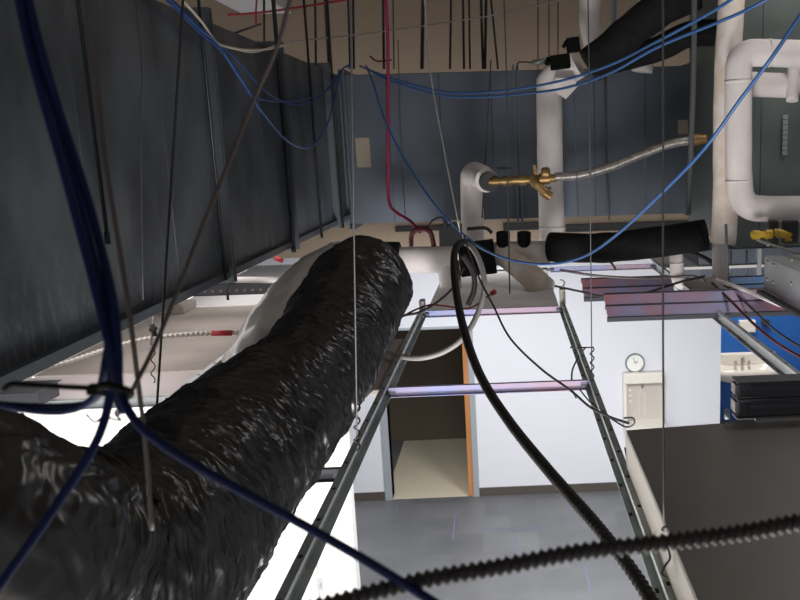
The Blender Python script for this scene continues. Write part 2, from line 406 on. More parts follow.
# switch on the partition
a, b = P(316,578,5.99), P(323,590,5.99)
sw = thing('light_switch', (a.x,YP,b.z), 'grey light switch low on the bright white partition wall', 'switch')
part('cover_plate', lambda bm: box(bm, (a.x,YP-.006,b.z), (b.x,YP,a.z)), 'plate', sw, .002)
part('toggle', lambda bm: box(bm, ((a.x+b.x)/2-.005,YP-.02,(a.z+b.z)/2-.01), ((a.x+b.x)/2+.005,YP-.006,(a.z+b.z)/2+.012)), 'plate', sw)
x_ = P(313,520,5.99).x
bm = bmesh.new(); box(bm, (x_-.006,YP-.004,0), (x_+.006,YP,P(313,487,5.99).z)); structure('trim_1', bm, 'plate')

# ================================================================== DUCTS
XF = P(344,150,5.3).x              # face of the long left duct
YC = CAM.y+5.3                     # face of the cross duct
zt_ = P(600,68,5.3).z; zb_ = P(600,216,5.3).z
ZLB = (PX(0,375,XF).z+PX(228,275,XF).z)/2; print('XF',XF,'ZLB',ZLB-ZG,PX(0,375,XF).z-ZG,PX(228,275,XF).z-ZG,'top',zt_-ZG,PX(228,15,XF).z-ZG,PX(200,0,XF).z-ZG)
DW = .75
def duct_run(name, lab, x0, x1, y0, y1, z0, z1, joints, axis, m_='duct', fl_w=.03):
    t = thing(name, ((x0+x1)/2,(y0+y1)/2,z0), lab, 'duct')
    def body(bm):
        box(bm, (x0,y0,z0), (x1,y1,z1))
    part('duct_body', body, m_, t, .004)
    for j in joints:
        def f(bm, j=j):
            if axis == 'y':
                for s in (-1,1):
                    y = j+s*.012
                    for (a,b) in (((x1,y-.006,z0-fl_w),(x1+fl_w,y+.006,z1+fl_w)),((x0-fl_w,y-.006,z0-fl_w),(x0,y+.006,z1+fl_w)),((x0,y-.006,z0-fl_w),(x1,y+.006,z0)),((x0,y-.006,z1),(x1,y+.006,z1+fl_w))): box(bm,a,b)
            else:
                for s in (-1,1):
                    x = j+s*.012
                    for (a,b) in (((x-.006,y0-fl_w,z0-fl_w),(x+.006,y0,z1+fl_w)),((x-.006,y0,z0-fl_w),(x+.006,y1,z0)),((x-.006,y0,z1),(x+.006,y1,z1+fl_w)),((x-.006,y1,z0-fl_w),(x+.006,y1+fl_w,z1+fl_w))): box(bm,a,b)
        part('joint_flange', f, 'flange', t)
    def seams(bm):
        if axis == 'y':
            y = y0+.15
            while y < y1-.1:
                sweep(bm, [Vector((x1-.001,y,z0+.01)),Vector((x1-.001,y,z1-.01))], .0022, 6); y += .5
        else:
            x = x0+.12
            while x < x1-.1:
                sweep(bm, [Vector((x,y0+.001,z0+.01)),Vector((x,y0+.001,z1-.01))], .0028, 6); x += .3
    parts('stiffening_bead', seams, 'duct', t)
    return t
yj = PX(226,275,XF).y; yj2 = PX(292,248,XF).y
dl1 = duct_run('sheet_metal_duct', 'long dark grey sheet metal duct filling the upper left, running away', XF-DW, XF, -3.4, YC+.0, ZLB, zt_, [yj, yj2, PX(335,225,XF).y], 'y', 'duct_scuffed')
x2 = P(706,140,5.3).x
dc = duct_run('sheet_metal_duct', 'dark grey sheet metal duct crossing the middle of the void behind the white pipes', XF-DW, x2, YC, YC+.8, zb_, zt_+.0, [P(347,150,5.3).x, P(518,150,5.3).x, P(697,150,5.3).x], 'x')
x3 = P(736,150,4.3).x
dr_ = duct_run('sheet_metal_duct', 'greenish grey duct face at the right edge behind the bent white pipes', x3, x3+1.6, CAM.y+4.3, CAM.y+5.4, P(780,246,4.3).z, DECK-.3, [], 'x', 'duct_green')
a = P(783,114,4.29); b = P(787,155,4.29)
parts('measuring_strip', lambda bm: [box(bm, (a.x,a.y-.003,b.z+k*(a.z-b.z)/8), (b.x,a.y+.004,b.z+(k+.85)*(a.z-b.z)/8)) for k in range(8)], 'duct_light', dr_)
# bottom corner angle irons along left duct
parts('bottom_rail', lambda bm: (box(bm, (XF,-3.4,ZLB-.012), (XF+.02,yj-.02,ZLB+.012)), box(bm, (XF,yj+.03,ZLB-.012), (XF+.02,YC-.05,ZLB+.012))), 'flange', dl1)
for (x0,y0,x1,y1,l) in ((355,138,371,167,'tan paper label stuck low on the cross duct near its left end'),(678,120,688,134,'small tan label on the cross duct beside the white pipes')):
    a, b = P(x0,y0,5.295), P(x1,y1,5.295)
    part('paper_label', lambda bm: box(bm, (a.x,YC-.002,b.z), (b.x,YC+.004,a.z)), 'sticker', dc, 0, 'tan paper label')
# casing on the right under the greenish duct
XC = PZ(800,310,CAM.z-.62).x
yc0, yc1 = CAM.y+2.2, PX(764,276,XC).y
cs = thing('sheet_metal_casing', (XC+.4,-.3,ZG+.1), 'lit grey riveted metal casing at the right edge below the greenish duct', 'casing')
zc1 = P(785,247,3.8).z
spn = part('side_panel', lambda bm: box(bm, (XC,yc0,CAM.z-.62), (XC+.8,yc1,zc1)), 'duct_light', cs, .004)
def riv(bm):
    for y,z in ((yc1-.05,.05),(yc1-.05,.12),(yc1-.05,.19),(yc1-.13,.05),(yc1-.13,.12),(yc1-.35,.08),(yc1-.35,.17),(yc1-.6,.1)):
        lathe(bm, (XC+.001,y,CAM.z-.62+z), (XC-.006,y,CAM.z-.62+z), [(0,.008),(.7,.007),(1,.003)], 10)
parts('rivet', riv, 'steel', spn)
part('bottom_flange', lambda bm: box(bm, (XC-.03,yc0,CAM.z-.632), (XC,yc1,CAM.z-.62)), 'tee_dark', cs)
a, b = P(699,250,4.9), P(762,292,4.9)
bx_, by_ = b.x+.2, a.y+.4
bk = thing('metal_plenum_box', (a.x,a.y,b.z), 'dark blue-grey metal box behind the casing, at the right below the pipes', 'box')
part('box_body', lambda bm: box(bm, (a.x,a.y,b.z+.05), (b.x+.3,a.y+.5,a.z)), 'duct', bk, .004)
part('hanger_rod', lambda bm: cyl(bm, (bx_,by_,a.z-.02), (bx_,by_,DECK), .006, 8), 'rod', bk)
part('corner_angle', lambda bm: (box(bm, (P(757,260,4.88).x,a.y-.03,b.z), (P(761,260,4.88).x,a.y,a.z))), 'duct_light', bk)
parts('bead', lambda bm: [sweep(bm, [Vector((a.x+k*.09,a.y,b.z+.06)),Vector((a.x+k*.09,a.y,a.z-.01))], .006, 6) for k in (1,2,3)], 'duct', bk)

# duct hanger straps + rods on left duct
def vert_rod(name, px, py_t, px2, py_b, d, r, m_, label, cat, group=None, up=False, n=8):
    a, b = P(px,py_t,d), P(px2,py_b,d)
    pts = [b, a]
    if up: pts.append(Vector((a.x, a.y, DECK-.0)))
    bm = bmesh.new(); sweep(bm, pts, r, n); o = build(name, bm, m_)
    if label: tag(o, label, cat, group)
    return o
def face_rod(px, py, r, label, m_='black_metal', off=.03, name='threaded_rod', z0=None):
    p = PX(px,py,XF+off); zz = p.z if z0 is None else z0
    bm = bmesh.new(); sweep(bm, [Vector((p.x,p.y,zz)), Vector((p.x,p.y,DECK))], r, 8)
    k = 0
    lathe(bm, (p.x,p.y,zz-.0), (p.x,p.y,zz+.02), [(0,r*1.3),(1,r*1.3)], 6)
    return tag(build(name, bm, m_), label, 'threaded rod', 'black threaded rods along the left duct')
face_rod(108,244,.0035,'thick black rod hanging close in front of left duct, behind the blue cables', off=.25)
face_rod(226,280,.005,'black rod at the first joint of the long left duct')
face_rod(294,252,.0085,'thick black rod at the middle of the left duct, reaching its lower edge')
face_rod(322,238,.006,'black rod along the left duct between two duct joints, nearest the black flexible duct')
face_rod(343,228,.006,'black rod in the corner where left duct meets cross duct')

# ================================================================== ROOM GRID
def tee_profile(bm, a, b, web=.038, fl=.024, bulb=.0075):
    a, b = Vector(a), Vector(b); d = (b-a).normalized(); s = d.cross(Vector((0,0,1)))
    L = (b-a).length/2; c = (a+b)/2; u = Vector((0,0,1))
    obox(bm, c+u*.0008, d, s, u, L, fl/2, .0008)
    obox(bm, c+u*web/2, d, s, u, L, .0009, web/2)
    obox(bm, c+u*(web-.004), d, s, u, L, bulb/2+.002, .005)
def main_tee(x, y0, y1, label, m_='tee'):
    t = thing('ceiling_main_tee', (x,(y0+y1)/2,ZG), label, 'ceiling grid bar', 'main bars of the ceiling grid')
    rl = part('rail', lambda bm: tee_profile(bm, (x,y0,ZG), (x,y1,ZG), .040, .03, .012), m_, t)
    def sl(bm):
        y = y0+.1
        while y < y1-.05:
            box(bm, (x-.0035,y,ZG+.0405), (x+.0035,y+.012,ZG+.0414)); 
            box(bm, (x-.012,y+.05,ZG+.0016), (x-.006,y+.065,ZG+.0022)); y += .1524
    parts('punched_slot', sl, 'slot', rl)
    return t
main_tee(0, -2.9, 0.02, 'long grey metal grid bar running from bottom left up past the doorway')
main_tee(W, -2.9, 0.02, 'long grey metal grid bar left of the dark panel, running toward the hanging clamp')
main_tee(2*W, P(790,380,2.2).y+.0, 1.3, 'grey grid bar slanting across in front of the blue wall', 'duct_light')
main_tee(-W, -2.2, 1.2, 'pale grid bar beside the black flexible duct, on its left', 'duct_light')
def cross_tee(x0, x1, y, label, m_):
    t = thing('ceiling_cross_tee', ((x0+x1)/2,y,ZG), label, 'ceiling grid bar', 'cross bars of the ceiling grid')
    rl = part('rail', lambda bm: tee_profile(bm, (x0+.008,y,ZG), (x1-.008,y,ZG), .028, .022, .011), m_, t)
    def clip(bm):
        for x, s in ((x0,1),(x1,-1)):
            box(bm, (min(x,x+s*.03),y-.0075,ZG+.008), (max(x,x+s*.03),y-.0065,ZG+.025))
            cyl(bm, (x+s*.05,y-.001,ZG+.0285), (x+s*.05,y-.001,ZG+.0297), .005, 10)
    parts('end_clip', clip, 'tee_dark', rl)
    return t
cross_tee(0, W, 0, 'bluish cross bar at the far end of the open grid, above the doorway', 'tee_blue')
cross_tee(0, W, -2*W, 'bluish purple cross bar halfway up the open grid, crossing in front of the doorway', 'tee_blue')
cross_tee(0, W, -4*W-.1, 'dark cross bar at the very bottom edge below the ribbed conduit', 'tee_dark')
cross_tee(-W, 0, -3*W-.05, 'short dark cross bar poking out from behind the black flexible duct', 'tee_dark')
cross_tee(-2*W, -W, -2*W, 'pale cross bar under the left ceiling tile, behind the tied cables', 'duct_light')
cross_tee(W, 2*W, 2*W, 'blue cross bar far back on the right below the black foam pipe', 'tee_blue')
cross_tee(0, W, 2*W, 'dim cross bar behind the pale tile below the white pipes', 'tee')

def tile(x0, x1, y0, y1, label, m_, dz=.003):
    bm = bmesh.new(); box(bm, (x0+.014,y0+.014,ZG+dz), (x1-.014,y1-.014,ZG+dz+.016))
    return tag(build('ceiling_tile', bm, m_, None, .002), label, 'ceiling tile', 'loose ceiling tiles lying on the grid')
tile(-2*W, -W, -2*W, -1.45*W, 'pale pinkish edge of ceiling tile behind the tied blue cables', 'tile_pink')
tile(-2*W, -W, -1.45*W, .6*W, 'taupe ceiling tile back under the left duct, crossed by a ribbed cable', 'tile')
tile(-3*W, -2*W, -2*W, .6*W, 'taupe ceiling tile at left edge under the long duct', 'tile')
tile(-2*W, -W, .6*W, 3*W, 'far ceiling tile under the left duct, with the small red tag on it', 'tile_white')
tile(-W, 0, -2*W, -.8*W, 'brownish ceiling tile between black flexible duct and doorway', 'tile')
tile(0, W, 0, 2*W, 'pale ceiling tile at the middle just below the white stub pipe', 'tile_white')
tile(2*W, 3*W, -.15*W, .9*W, 'white tile edge peeking below pink filmed tray at right', 'tile_white')
tile(2*W, 3*W, 1.8*W, 2.8*W, 'white tile seen far right under the metal box', 'tile_white')

# perforated strut and white tube under left duct
a, b = P(150,298,3.9), P(290,298,3.9)
bm = bmesh.new()
h = 12*3.9/F
box(bm, (a.x,a.y,a.z), (b.x,a.y+.004,a.z+h)); box(bm, (a.x,a.y,a.z), (b.x,a.y+.05,a.z+.004)); box(bm, (a.x,a.y,a.z+h-.004), (b.x,a.y+.05,a.z+h))
st = thing('strut_channel', (b.x,a.y,a.z), 'dark perforated steel channel lying across below the left duct', 'channel')
chb = build('channel_body', bm, 'channel', st)
parts('perforation', lambda bm: [cyl(bm, (a.x+.03+k*.035,a.y-.001,a.z+.02), (a.x+.03+k*.035,a.y+.002,a.z+.02), .006, 8) for k in range(17)], 'steel', chb)
cable('white_tube', [(200,280,3.86),(232,280,3.86),(294,280,3.86)], .014, 'jacket', 'short white tube lying above the perforated channel', 'tube', n=14, sub=1)
cable('support_wire', [(226,270,3.85),(228,300,3.85)], .006, 'wire', 'short shiny bolt hanging through the perforated channel at duct joint', 'bolt', sub=1)
a, b = P(150,312,3.3), P(190,306,3.3)
bm = bmesh.new(); q = PZ(172,310,ZG+.03); box(bm, (q.x-.07,q.y-.05,ZG+.02), (q.x+.07,q.y+.12,ZG+.055)); box(bm, (q.x-.05,q.y-.03,ZG+.055), (q.x+.05,q.y+.1,ZG+.06))
tag(build('junction_cover', bm, 'tile', None, .004), 'flat brownish box lying on the taupe tile under the left duct', 'box')
a = PZ(0,392,ZG+.06); b = PZ(38,410,ZG+.03)
bm = bmesh.new(); q = P(-30,410,2.45); q2 = P(37,392,2.45); box(bm, (q.x,q.y,q.z), (q2.x,q.y+.12,q2.z)); box(bm, (q.x,q.y-.02,q2.z), (q2.x+.012,q.y+.12,q2.z+.004))
tag(build('metal_bracket', bm, 'tee_dark', None, .002), 'dark metal box end at the left edge under the zip tie tail', 'bracket')

# white ribbed cable on the tile
def ribbed(name, pts, r, m_, label, pitch=.012, amp=.25, n=12, cat='cable', group=None, parent=None):
    path = resample(crom([P(*p) for p in pts], 16), pitch/4)
    bm = bmesh.new(); sweep(bm, path, lambda s, t: r*(1+amp*math.sin(2*math.pi*s/pitch)), n)
    return tag(build(name, bm, m_), label, cat, group)
ribbed('armored_cable', [(-30,384,2.6),(0,378,2.62),(60,364,2.7),(120,345,2.8),(160,337,2.87),(215,333,2.95),(262,333,3.0)], .0072, 'armored', 'ribbed pale metal-clad cable crossing the taupe tile under the duct', .016, .22)
cable('cable_marker', [(211,333.2,2.943),(232,333,2.965)], .0095, 'red', 'red sleeve on the ribbed pale cable', 'sleeve', sub=1, n=12)
cable('plastic_tag', [(275,258,4.3),(283,261,4.3)], .012, 'red', 'tiny red plastic tag under the left duct near black rod', 'tag', sub=1)

# ================================================================== BLACK FLEXIBLE DUCT
fp = [(368,279,2.85),(357,294,2.68),(344,318,2.45),(321,362,2.12),(273,415,1.78),(209,478,1.46),(152,542,1.22),(62,576,1.06),(-25,553,.95),(-130,530,.93),(-260,520,.95)]
path = crom([P(x,y,d) for x,y,d in fp], 26)
path = resample(path, .0022)
def ridge(x): return 1-2*abs(x)
def wr(s, a, i, k):
    c_, s_ = math.cos(a), math.sin(a)
    w0 = noise.noise(Vector((s*5, c_*2, s_*2+3)))*.035          # creases wander
    u = s + w0
    v = ridge(noise.noise(Vector((u*40, c_*1.4, s_*1.6))))*.008 + ridge(noise.noise(Vector((u*100+5, c_*2.2, s_*2.2))))*.0045
    v += noise.noise(Vector((s*9, c_*1.5+4, s_*1.5)))*.011 + ridge(noise.noise(Vector((u*190, c_*4, s_*4))))*.0028 - .0014
    v += .005*abs(math.sin(math.pi*(s + a/(2*math.pi)*.05)/.05)) - .010
    if s < .05: v -= (.05-s)*.8
    return v
RD = .152
bm = bmesh.new(); uvl = bm.loops.layers.uv.new('UVMap')
sweep(bm, path, lambda s, t: RD*(1-.12*math.exp(-((t-.36)/.16)**2)) - .004*(1-t), 200, True, wr, uvl)
fd = build('flexible_duct', bm, 'plastic'); tag(fd, 'large crinkled black plastic flexible duct curving through the lower left', 'duct')
# grey plastic sleeve lying to its left
gp = [(340,262,3.6),(312,280,3.4),(288,306,3.15),(262,344,2.85),(245,392,2.55),(230,430,2.35)]
bm = bmesh.new(); sweep(bm, resample(crom([P(*p) for p in gp], 10), .02), lambda s, t: .085, 40, True,
   lambda s, a, i, k: noise.noise(Vector((s*7, math.cos(a)*2, math.sin(a)*2)))*.012 + noise.noise(Vector((s*30, math.cos(a)*4, math.sin(a)*4)))*.004)
tag(build('plastic_sleeve', bm, 'sleeve' if 'sleeve' in M else 'tile_white'), 'pale grey smooth plastic sleeve lying along the left side of the black duct', 'sleeve')

# ================================================================== PIPES
def pipe(name, pts, r, m_, label, sub=10, n=24, joints=None, cat='pipe', group=None):
    t = thing(name, P(*pts[0]), label, cat, group)
    path = crom([P(*p) for p in pts], sub) if sub > 1 else [P(*p) for p in pts]
    path = resample(path, .02) + [path[-1]] if sub > 1 else path
    part('insulation_jacket', lambda bm: sweep(bm, path, r, n, True, lambda s,a,i,k: noise.noise(path[i]*9+Vector((0,0,a)))*r*.035 if m_.startswith('jacket') else noise.noise(path[i]*12)*r*.06), m_, t)
    if joints:
        for j in joints:
            a_, b_ = P(*j[0]), P(*j[1])
            part('joint_band', lambda bm: cyl(bm, a_, b_, r*1.04, n), m_, t)
    return t
# right hand pipes
D1 = 3.85
pipe('insulated_pipe', [(735,-60,D1+.2),(733,-30,D1+.2),(731,10,D1+.18),(728,60,D1+.15),(726,120,D1+.15),(726,180,D1+.15),(725,215,D1+.15),(723,243,D1+.15)], .058, 'jacket_dirty', 'tall white insulated pipe standing at right, left of the pair, bending off the top')
pipe('insulated_pipe', [(840,54,D1),(800,54,D1),(762,53,D1),(748,54,D1),(740,62,D1),(738.5,80,D1),(738.5,130,D1),(739,178,D1),(741,196,D1),(749,206,D1),(765,209,D1),(800,209,D1),(840,210,D1)], .057, 'jacket', 'large white insulated pipe bent in a bracket shape at the right edge', sub=12, joints=[((738.5,80,D1),(738.5,83,D1)),((738.8,180,D1),(738.8,182,D1)),((768,53,D1),(770,53,D1))])
pipe('insulated_pipe', [(744,84,D1+.14),(770,85,D1+.14),(797,86,D1+.14)], .054, 'jacket', 'short horizontal white pipe below the upper arm of the bracket-shaped pipe', sub=2)
pipe('insulated_pipe', [(795,60,D1+.1),(793,80,D1+.1),(792,101,D1+.08)], .026, 'jacket', 'thin white pipe stub hanging down at far right between the pipes', sub=2)
# lower right vertical flat piece and elbow
pipe('insulated_pipe', [(719,238,D1+.3),(720,262,D1+.3),(720,282,D1+.3)], .036, 'jacket', 'narrow white pipe below the tall right pipe', sub=2)
pipe('insulated_pipe', [(676,248,4.25),(677,272,4.25),(679,281,4.22),(690,285,4.2),(710,284,4.15),(721,283,4.1)], .034, 'jacket', 'white taped elbow pipe lying just above the pink filmed trays', sub=8, joints=[((676.5,262,4.25),(676.6,264,4.25))])
# middle vertical pipes
D2 = 4.95
pipe('insulated_pipe', [(549,78,D2),(550,150,D2),(552,246,D2)], .071, 'jacket', 'tall white insulated pipe standing in the middle before the cross duct', sub=6, joints=[((552,226,D2),(552,229,D2))])
D3 = 4.7
pv = pipe('insulated_pipe', [(473,246,D3),(472,205,D3),(471.5,184,D3),(473,174,D3-.06),(480,176,D3-.22),(487,181,D3-.33)], .059, 'jacket', 'shorter white elbow pipe turning toward viewer, carrying the brass valve', sub=8)
part('end_plug', lambda bm: cyl(bm, P(487,181,D3-.30), P(490,182,D3-.40), .046), 'dark', pv, 0, 'dark grey plug in pipe end')
# brass valve
D4 = 4.3
vv = thing('brass_valve', P(520,180,D4), 'brass valve assembly joining the white elbow pipe to the braided hose', 'valve')
def vbody(bm):
    a_, b_ = P(489,182,D4), P(556,178,D4)
    lathe(bm, a_, b_, [(0,0.0136),(.05,0.0136),(.05,0.0204),(.14,0.0204),(.14,0.0153),(.2,0.0153),(.2,0.0229),(.32,0.0229),(.33,0.0170),(.45,0.0186),(.45,0.0255),(.55,0.0255),(.55,0.0186),(.75,0.0204),(.75,0.0271),(.9,0.0289),(.9,0.0204),(1,0.0186)], 16)
part('valve_body', vbody, 'brass', vv)
dbr = part('drain_branch', lambda bm: (lathe(bm, P(530,177,D4), P(546,193,D4-.02), [(0,.02),(.4,.028),(.45,.022),(.8,.02),(.8,.027),(1,.026)], 14), lathe(bm, P(545,193,D4-.02), P(551,197,D4-.02), [(0,.022),(1,.022)], 12)), 'brass', vv)
part('handle', lambda bm: (cyl(bm, P(535,178,D4), P(534.5,164,D4), .007, 10), bar(bm, P(536,175,D4), P(534,165,D4), .014, .02)), 'brass', vv)
part('valve_cap', lambda bm: lathe(bm, P(541,173,D4-.02), P(550,173,D4-.02), [(0,.02),(.2,.028),(.8,.028),(1,.02)], 14), 'brass', vv)
part('lever', lambda bm: bar(bm, P(546,191,D4-.03), P(551,187,D4-.03), .012, .012), 'dark', dbr)
bh = ribbed('braided_hose', [(555,177,D4),(580,175,D4),(610,167,D4),(640,155,D4),(670,144,D4),(692,140,D4)], .021, 'steel', 'braided steel hose rising from brass valve toward right pipes', .012, .04, 14, 'hose')
bm = bmesh.new(); lathe(bm, P(688,140.5,D4), P(706,138.5,D4), [(0,.022),(.2,.026),(.25,.03),(.6,.03),(.62,.024),(1,.022)], 14)
tag(build('hose_fitting', bm, 'brass'), 'brass fitting at the right end of the braided hose', 'fitting')
bm = bmesh.new(); bar(bm, P(497,168,4.8), P(511,168,4.8), .02, .012)
tag(build('hanger_clip', bm, 'black_metal'), 'small black bar hovering on a wire above the brass valve', 'clip')
# lower cluster
D5 = 4.5
hp = pipe('insulated_pipe', [(388,260,D5),(425,260,D5),(457,259,D5)], .068, 'jacket', 'horizontal white pipe right of the flexible duct end', sub=2)
part('branch', lambda bm: sweep(bm, crom([P(448,262,D5),P(451,285,D5-.05),P(456,303,D5-.12)],6), .056, 22), 'jacket', hp, 0)
pipe('foam_pipe', [(383,258,D5-.02),(392,258,D5-.02),(400,258,D5-.02)], .08, 'foam', 'black foam collar between the flexible duct and the white pipe', sub=2)
pipe('foam_pipe', [(460,260,D5-.02),(478,258,D5-.02),(495,256,D5-.02)], .088, 'foam', 'black foam collar behind the conduit loop', sub=2)
pipe('insulated_pipe', [(494,254,D5),(520,253,D5),(550,252,D5)], .06, 'jacket_dirty', 'stained white pipe section between the two black foam sleeves', sub=2)
pipe('insulated_pipe', [(505,254,D5),(520,267,D5-.1),(545,289,D5-.25)], .062, 'jacket_dirty', 'stained white stub pipe pointing down to the right', sub=2)
pipe('foam_pipe', [(550,247,D5-.05),(600,248,D5-.15),(650,243,D5-.25),(706,235,D5-.35)], .075, 'foam', 'long black foam pipe sleeve running right under the cross duct', sub=4)
for x, lab in ((503,'left of two short black caps standing on the stained pipe'),(524,'right of two short black caps standing on the stained pipe')):
    bm = bmesh.new(); lathe(bm, P(x,247,D5-.02), P(x,231,D5-.02), [(0,.034),(.85,.036),(.95,.033),(1,.02)], 18)
    tag(build('rubber_cap', bm, 'foam'), lab, 'cap', 'black caps on the stained pipe')
bm = bmesh.new(); box(bm, P(441,246,D5+.1), P(461,225,D5)+Vector((0,.0,0)));
for v in bm.verts: pass
sweep(bm, [P(446,228,D5), P(445,218,D5)], .012, 8); sweep(bm, [P(455,228,D5), P(456,222,D5)], .016, 8)
tag(build('actuator_box', bm, 'grey'), 'dark grey actuator box standing on the white pipe behind cables', 'box')
cable('refrigerant_hose', [(411,246,4.6),(412,234,4.55),(420,229,4.5),(430,232,4.48),(434,246,4.5)], .013, 'darkred', 'dark red hose looped over the white pipe', 'hose', n=12)
cable('control_wire', [(427,228,4.5),(432,221,4.48),(441,217,4.48),(447,222,4.5)], .005, 'dark', 'thin black wire arching into the grey actuator box', 'wire')
cable('control_wire', [(467,229,4.5),(485,228,4.5),(492,233,4.5)], .009, 'dark', 'short black wire between actuator box and black caps', 'wire', n=8)
# upper middle black foam bends
D6 = 4.6
pipe('foam_pipe', [(589,66,D6),(604,55,D6),(622,39,D6),(642,22,D6),(665,6,D6),(695,-8,D6)], .088, 'foam', 'thick black foam pipe bend rising to the right at the top', sub=8)
pipe('foam_pipe', [(606,62,D6+.2),(655,50,D6+.2),(684,36,D6+.1),(700,33,D6+.1),(714,33,D6+.1)], .066, 'foam', 'second black foam pipe behind the bend, reaching the tall white pipe', sub=6)
pipe('insulated_pipe', [(596,62,D6+.35),(593,40,D6+.35),(590,25,D6+.35),(590,8,D6+.35),(590,-30,D6+.35)], .058, 'jacket', 'white pipe rising at top behind the black foam bend', sub=6)
pipe('insulated_pipe', [(642,72,5.1),(645,50,5.1),(652,30,5.1),(648,-5,5.1)], .058, 'jacket', 'white pipe showing between the black foam pipes at top', sub=6)
pipe('insulated_pipe', [(549,84,D2-.02),(556,76,D2-.06),(568,70,D2-.1),(578,64,D2-.12)], .074, 'jacket', 'white elbow at top of the tall middle pipe', sub=6)
bm = bmesh.new()
vs = [P(*p) for p in ((556,78,D2-.22),(573,78,D2-.24),(578,86,D2-.24),(566,99,D2-.22),(552,90,D2-.2))]
f = bm.faces.new([bm.verts.new(v) for v in vs]); r_ = bmesh.ops.extrude_face_region(bm, geom=[f])
for v in [g for g in r_['geom'] if isinstance(g, bmesh.types.BMVert)]: v.co.y += .012
tag(build('jacket_flap', bm, 'jacket'), 'loose white flap of pipe wrap hanging from the middle pipe elbow', 'flap')
for (x,y,w_,h_,lab) in ((573,45,.065,.07,'square black sensor block above the middle pipe elbow'),(560,62,.10,.07,'black valve block at top left of the middle pipe elbow')):
    bm = bmesh.new(); p = P(x,y,D2-.3); obox(bm, p, (1,0,.1), (0,1,0), (-.1,0,1), w_/2, .04, h_/2); cyl(bm, p+Vector((-w_*.5,0,0)), p+Vector((-w_*.75,0,.01)), h_*.3, 12)
    tag(build('sensor_block', bm, 'zip', None, .006), lab, 'sensor')
cable('green_connector', [(532,63,D2-.3),(545,61,D2-.3)], .014, 'greenc' if 'greenc' in M else 'duct_green', 'small dark green connector left of the black block', 'connector', sub=1)
cable('control_wire', [(517,70,D2-.1),(518,63,D2-.1),(525,62,D2-.2),(533,63,D2-.3)], .004, 'brownwire', 'bent thin wire ending at the green connector', 'wire')
# yellow valves on the right
yv = thing('yellow_valve', P(770,236,3.7), 'yellow handled valve below the bracket-shaped pipe at right edge', 'valve')
part('valve_body', lambda bm: (lathe(bm, P(751,235,3.7), P(772,234,3.7), [(0,.012),(.1,.02),(.4,.02),(.4,.014),(.7,.014),(.7,.021),(1,.02)], 14),
     lathe(bm, P(774,232,3.7), P(790,236,3.7), [(0,.014),(.3,.02),(.6,.018),(1,.012)], 14)), 'brass_yellow', yv)
part('lever_handle', lambda bm: (bar(bm, P(776,231,3.66), P(791,240,3.66), .02, .012), bar(bm, P(786,241,3.66), P(791,233,3.66), .014, .012)), 'brass_yellow', yv)
parts('mounting_plate', lambda bm: (obox(bm, P(773,233,3.78), (1,0,0), (0,1,0), (0,0,1), .02, .02, .055), obox(bm, P(790,232,3.78), (1,0,.0), (0,1,0), (0,0,1), .033, .02, .05)), 'dark', yv, .006)

# ================================================================== PINK/BLUE FILMED TRAYS
def tray(x0, x1, yt, yb, d, label, m_='film', n=2, sh=0):
    """low trapezoid metal housing lying on the grid, far edge yt, near edge yb in the photo, front lip visible."""
    A = PZ(x0,yb,ZG+.03); dn = A.y-CAM.y; B = P(x0,yt,dn+.13); xa, xb = (A.x+B.x)/2, (P(x1,yb,dn).x+P(x1,yt,dn+.13).x)/2
    v = Vector((0,B.y-A.y,B.z-A.z)); L = v.length; v.normalize(); nrm = Vector((1,0,0)).cross(v); X = Vector((1,0,0))
    t = thing('filmed_tray', ((xa+xb)/2,(A.y+B.y)/2,A.z), label, 'metal tray', 'trays in protective film on the grid')
    cx = (xa+xb)/2; hx = (xb-xa)/2
    def at(f): return Vector((cx,A.y,A.z))+v*(L*f)-nrm*.008
    for k in range(n):
        part('tray_face', lambda bm, k=k: obox(bm, at((k+.5)/n), X, v, nrm, hx, L/n/2-.003, .008), m_, t, .002)
    parts('edge_rail', lambda bm: [obox(bm, at(k/n), X, v, nrm, hx+.003, .0035, .011) for k in range(n+1)], 'tee_dark', t)
    part('back_pan', lambda bm: box(bm, (xa+.02,A.y+.05,ZG+.003), (xb-.02,B.y+.1,A.z+.004)), 'tee_dark', t)
    return t
tray(583,673,279,298,0,'shorter pink filmed metal tray, left and behind the longer one')
tray(606,840,294,318,0,'long pink and blue filmed metal tray at right, nearest in front')
tray(733,850,277,293,0,'light blue filmed tray far right under the metal casing','film2')

# ================================================================== DARK PANEL AND CHANNELS
ZT = CAM.z-.60
pa, pb, pc = PZ(626,430,ZT), PZ(697,600,ZT), PZ(800,419,ZT)
pn = thing('dark_metal_housing', (pa.x+.6,(pa.y+pb.y)/2,ZG), 'large flat dark grey housing lying over the grid at bottom right', 'housing')
HX1 = pa.x+1.15
def top(bm):
    v = [bm.verts.new(p) for p in ((pb.x,-3.1,ZT),(HX1,-3.1,ZT),(HX1,pa.y+.12,ZT),(pa.x,pa.y,ZT))]
    f = bm.faces.new(v); r_ = bmesh.ops.extrude_face_region(bm, geom=[f])
    for q in [g for g in r_['geom'] if isinstance(g, bmesh.types.BMVert)]: q.co.z -= .012
part('top_panel', top, 'panel', pn, .002)
part('side_skirt', lambda bm: (box(bm, (pa.x+.001,-3.1,ZG+.045), (pa.x+.006,pa.y,ZT-.012)), box(bm, (pa.x,pa.y-.005,ZG+.045), (HX1,pa.y,ZT-.012))), 'fountain', pn)  # beige puts light from below into the side's colour
part('edge_trim', lambda bm: (bar(bm, Vector((pa.x+.28,pa.y+.02,ZT+.003)), Vector((pa.x+.47,pa.y+.03,ZT+.003)), .012, .008)), 'duct_light', pn)
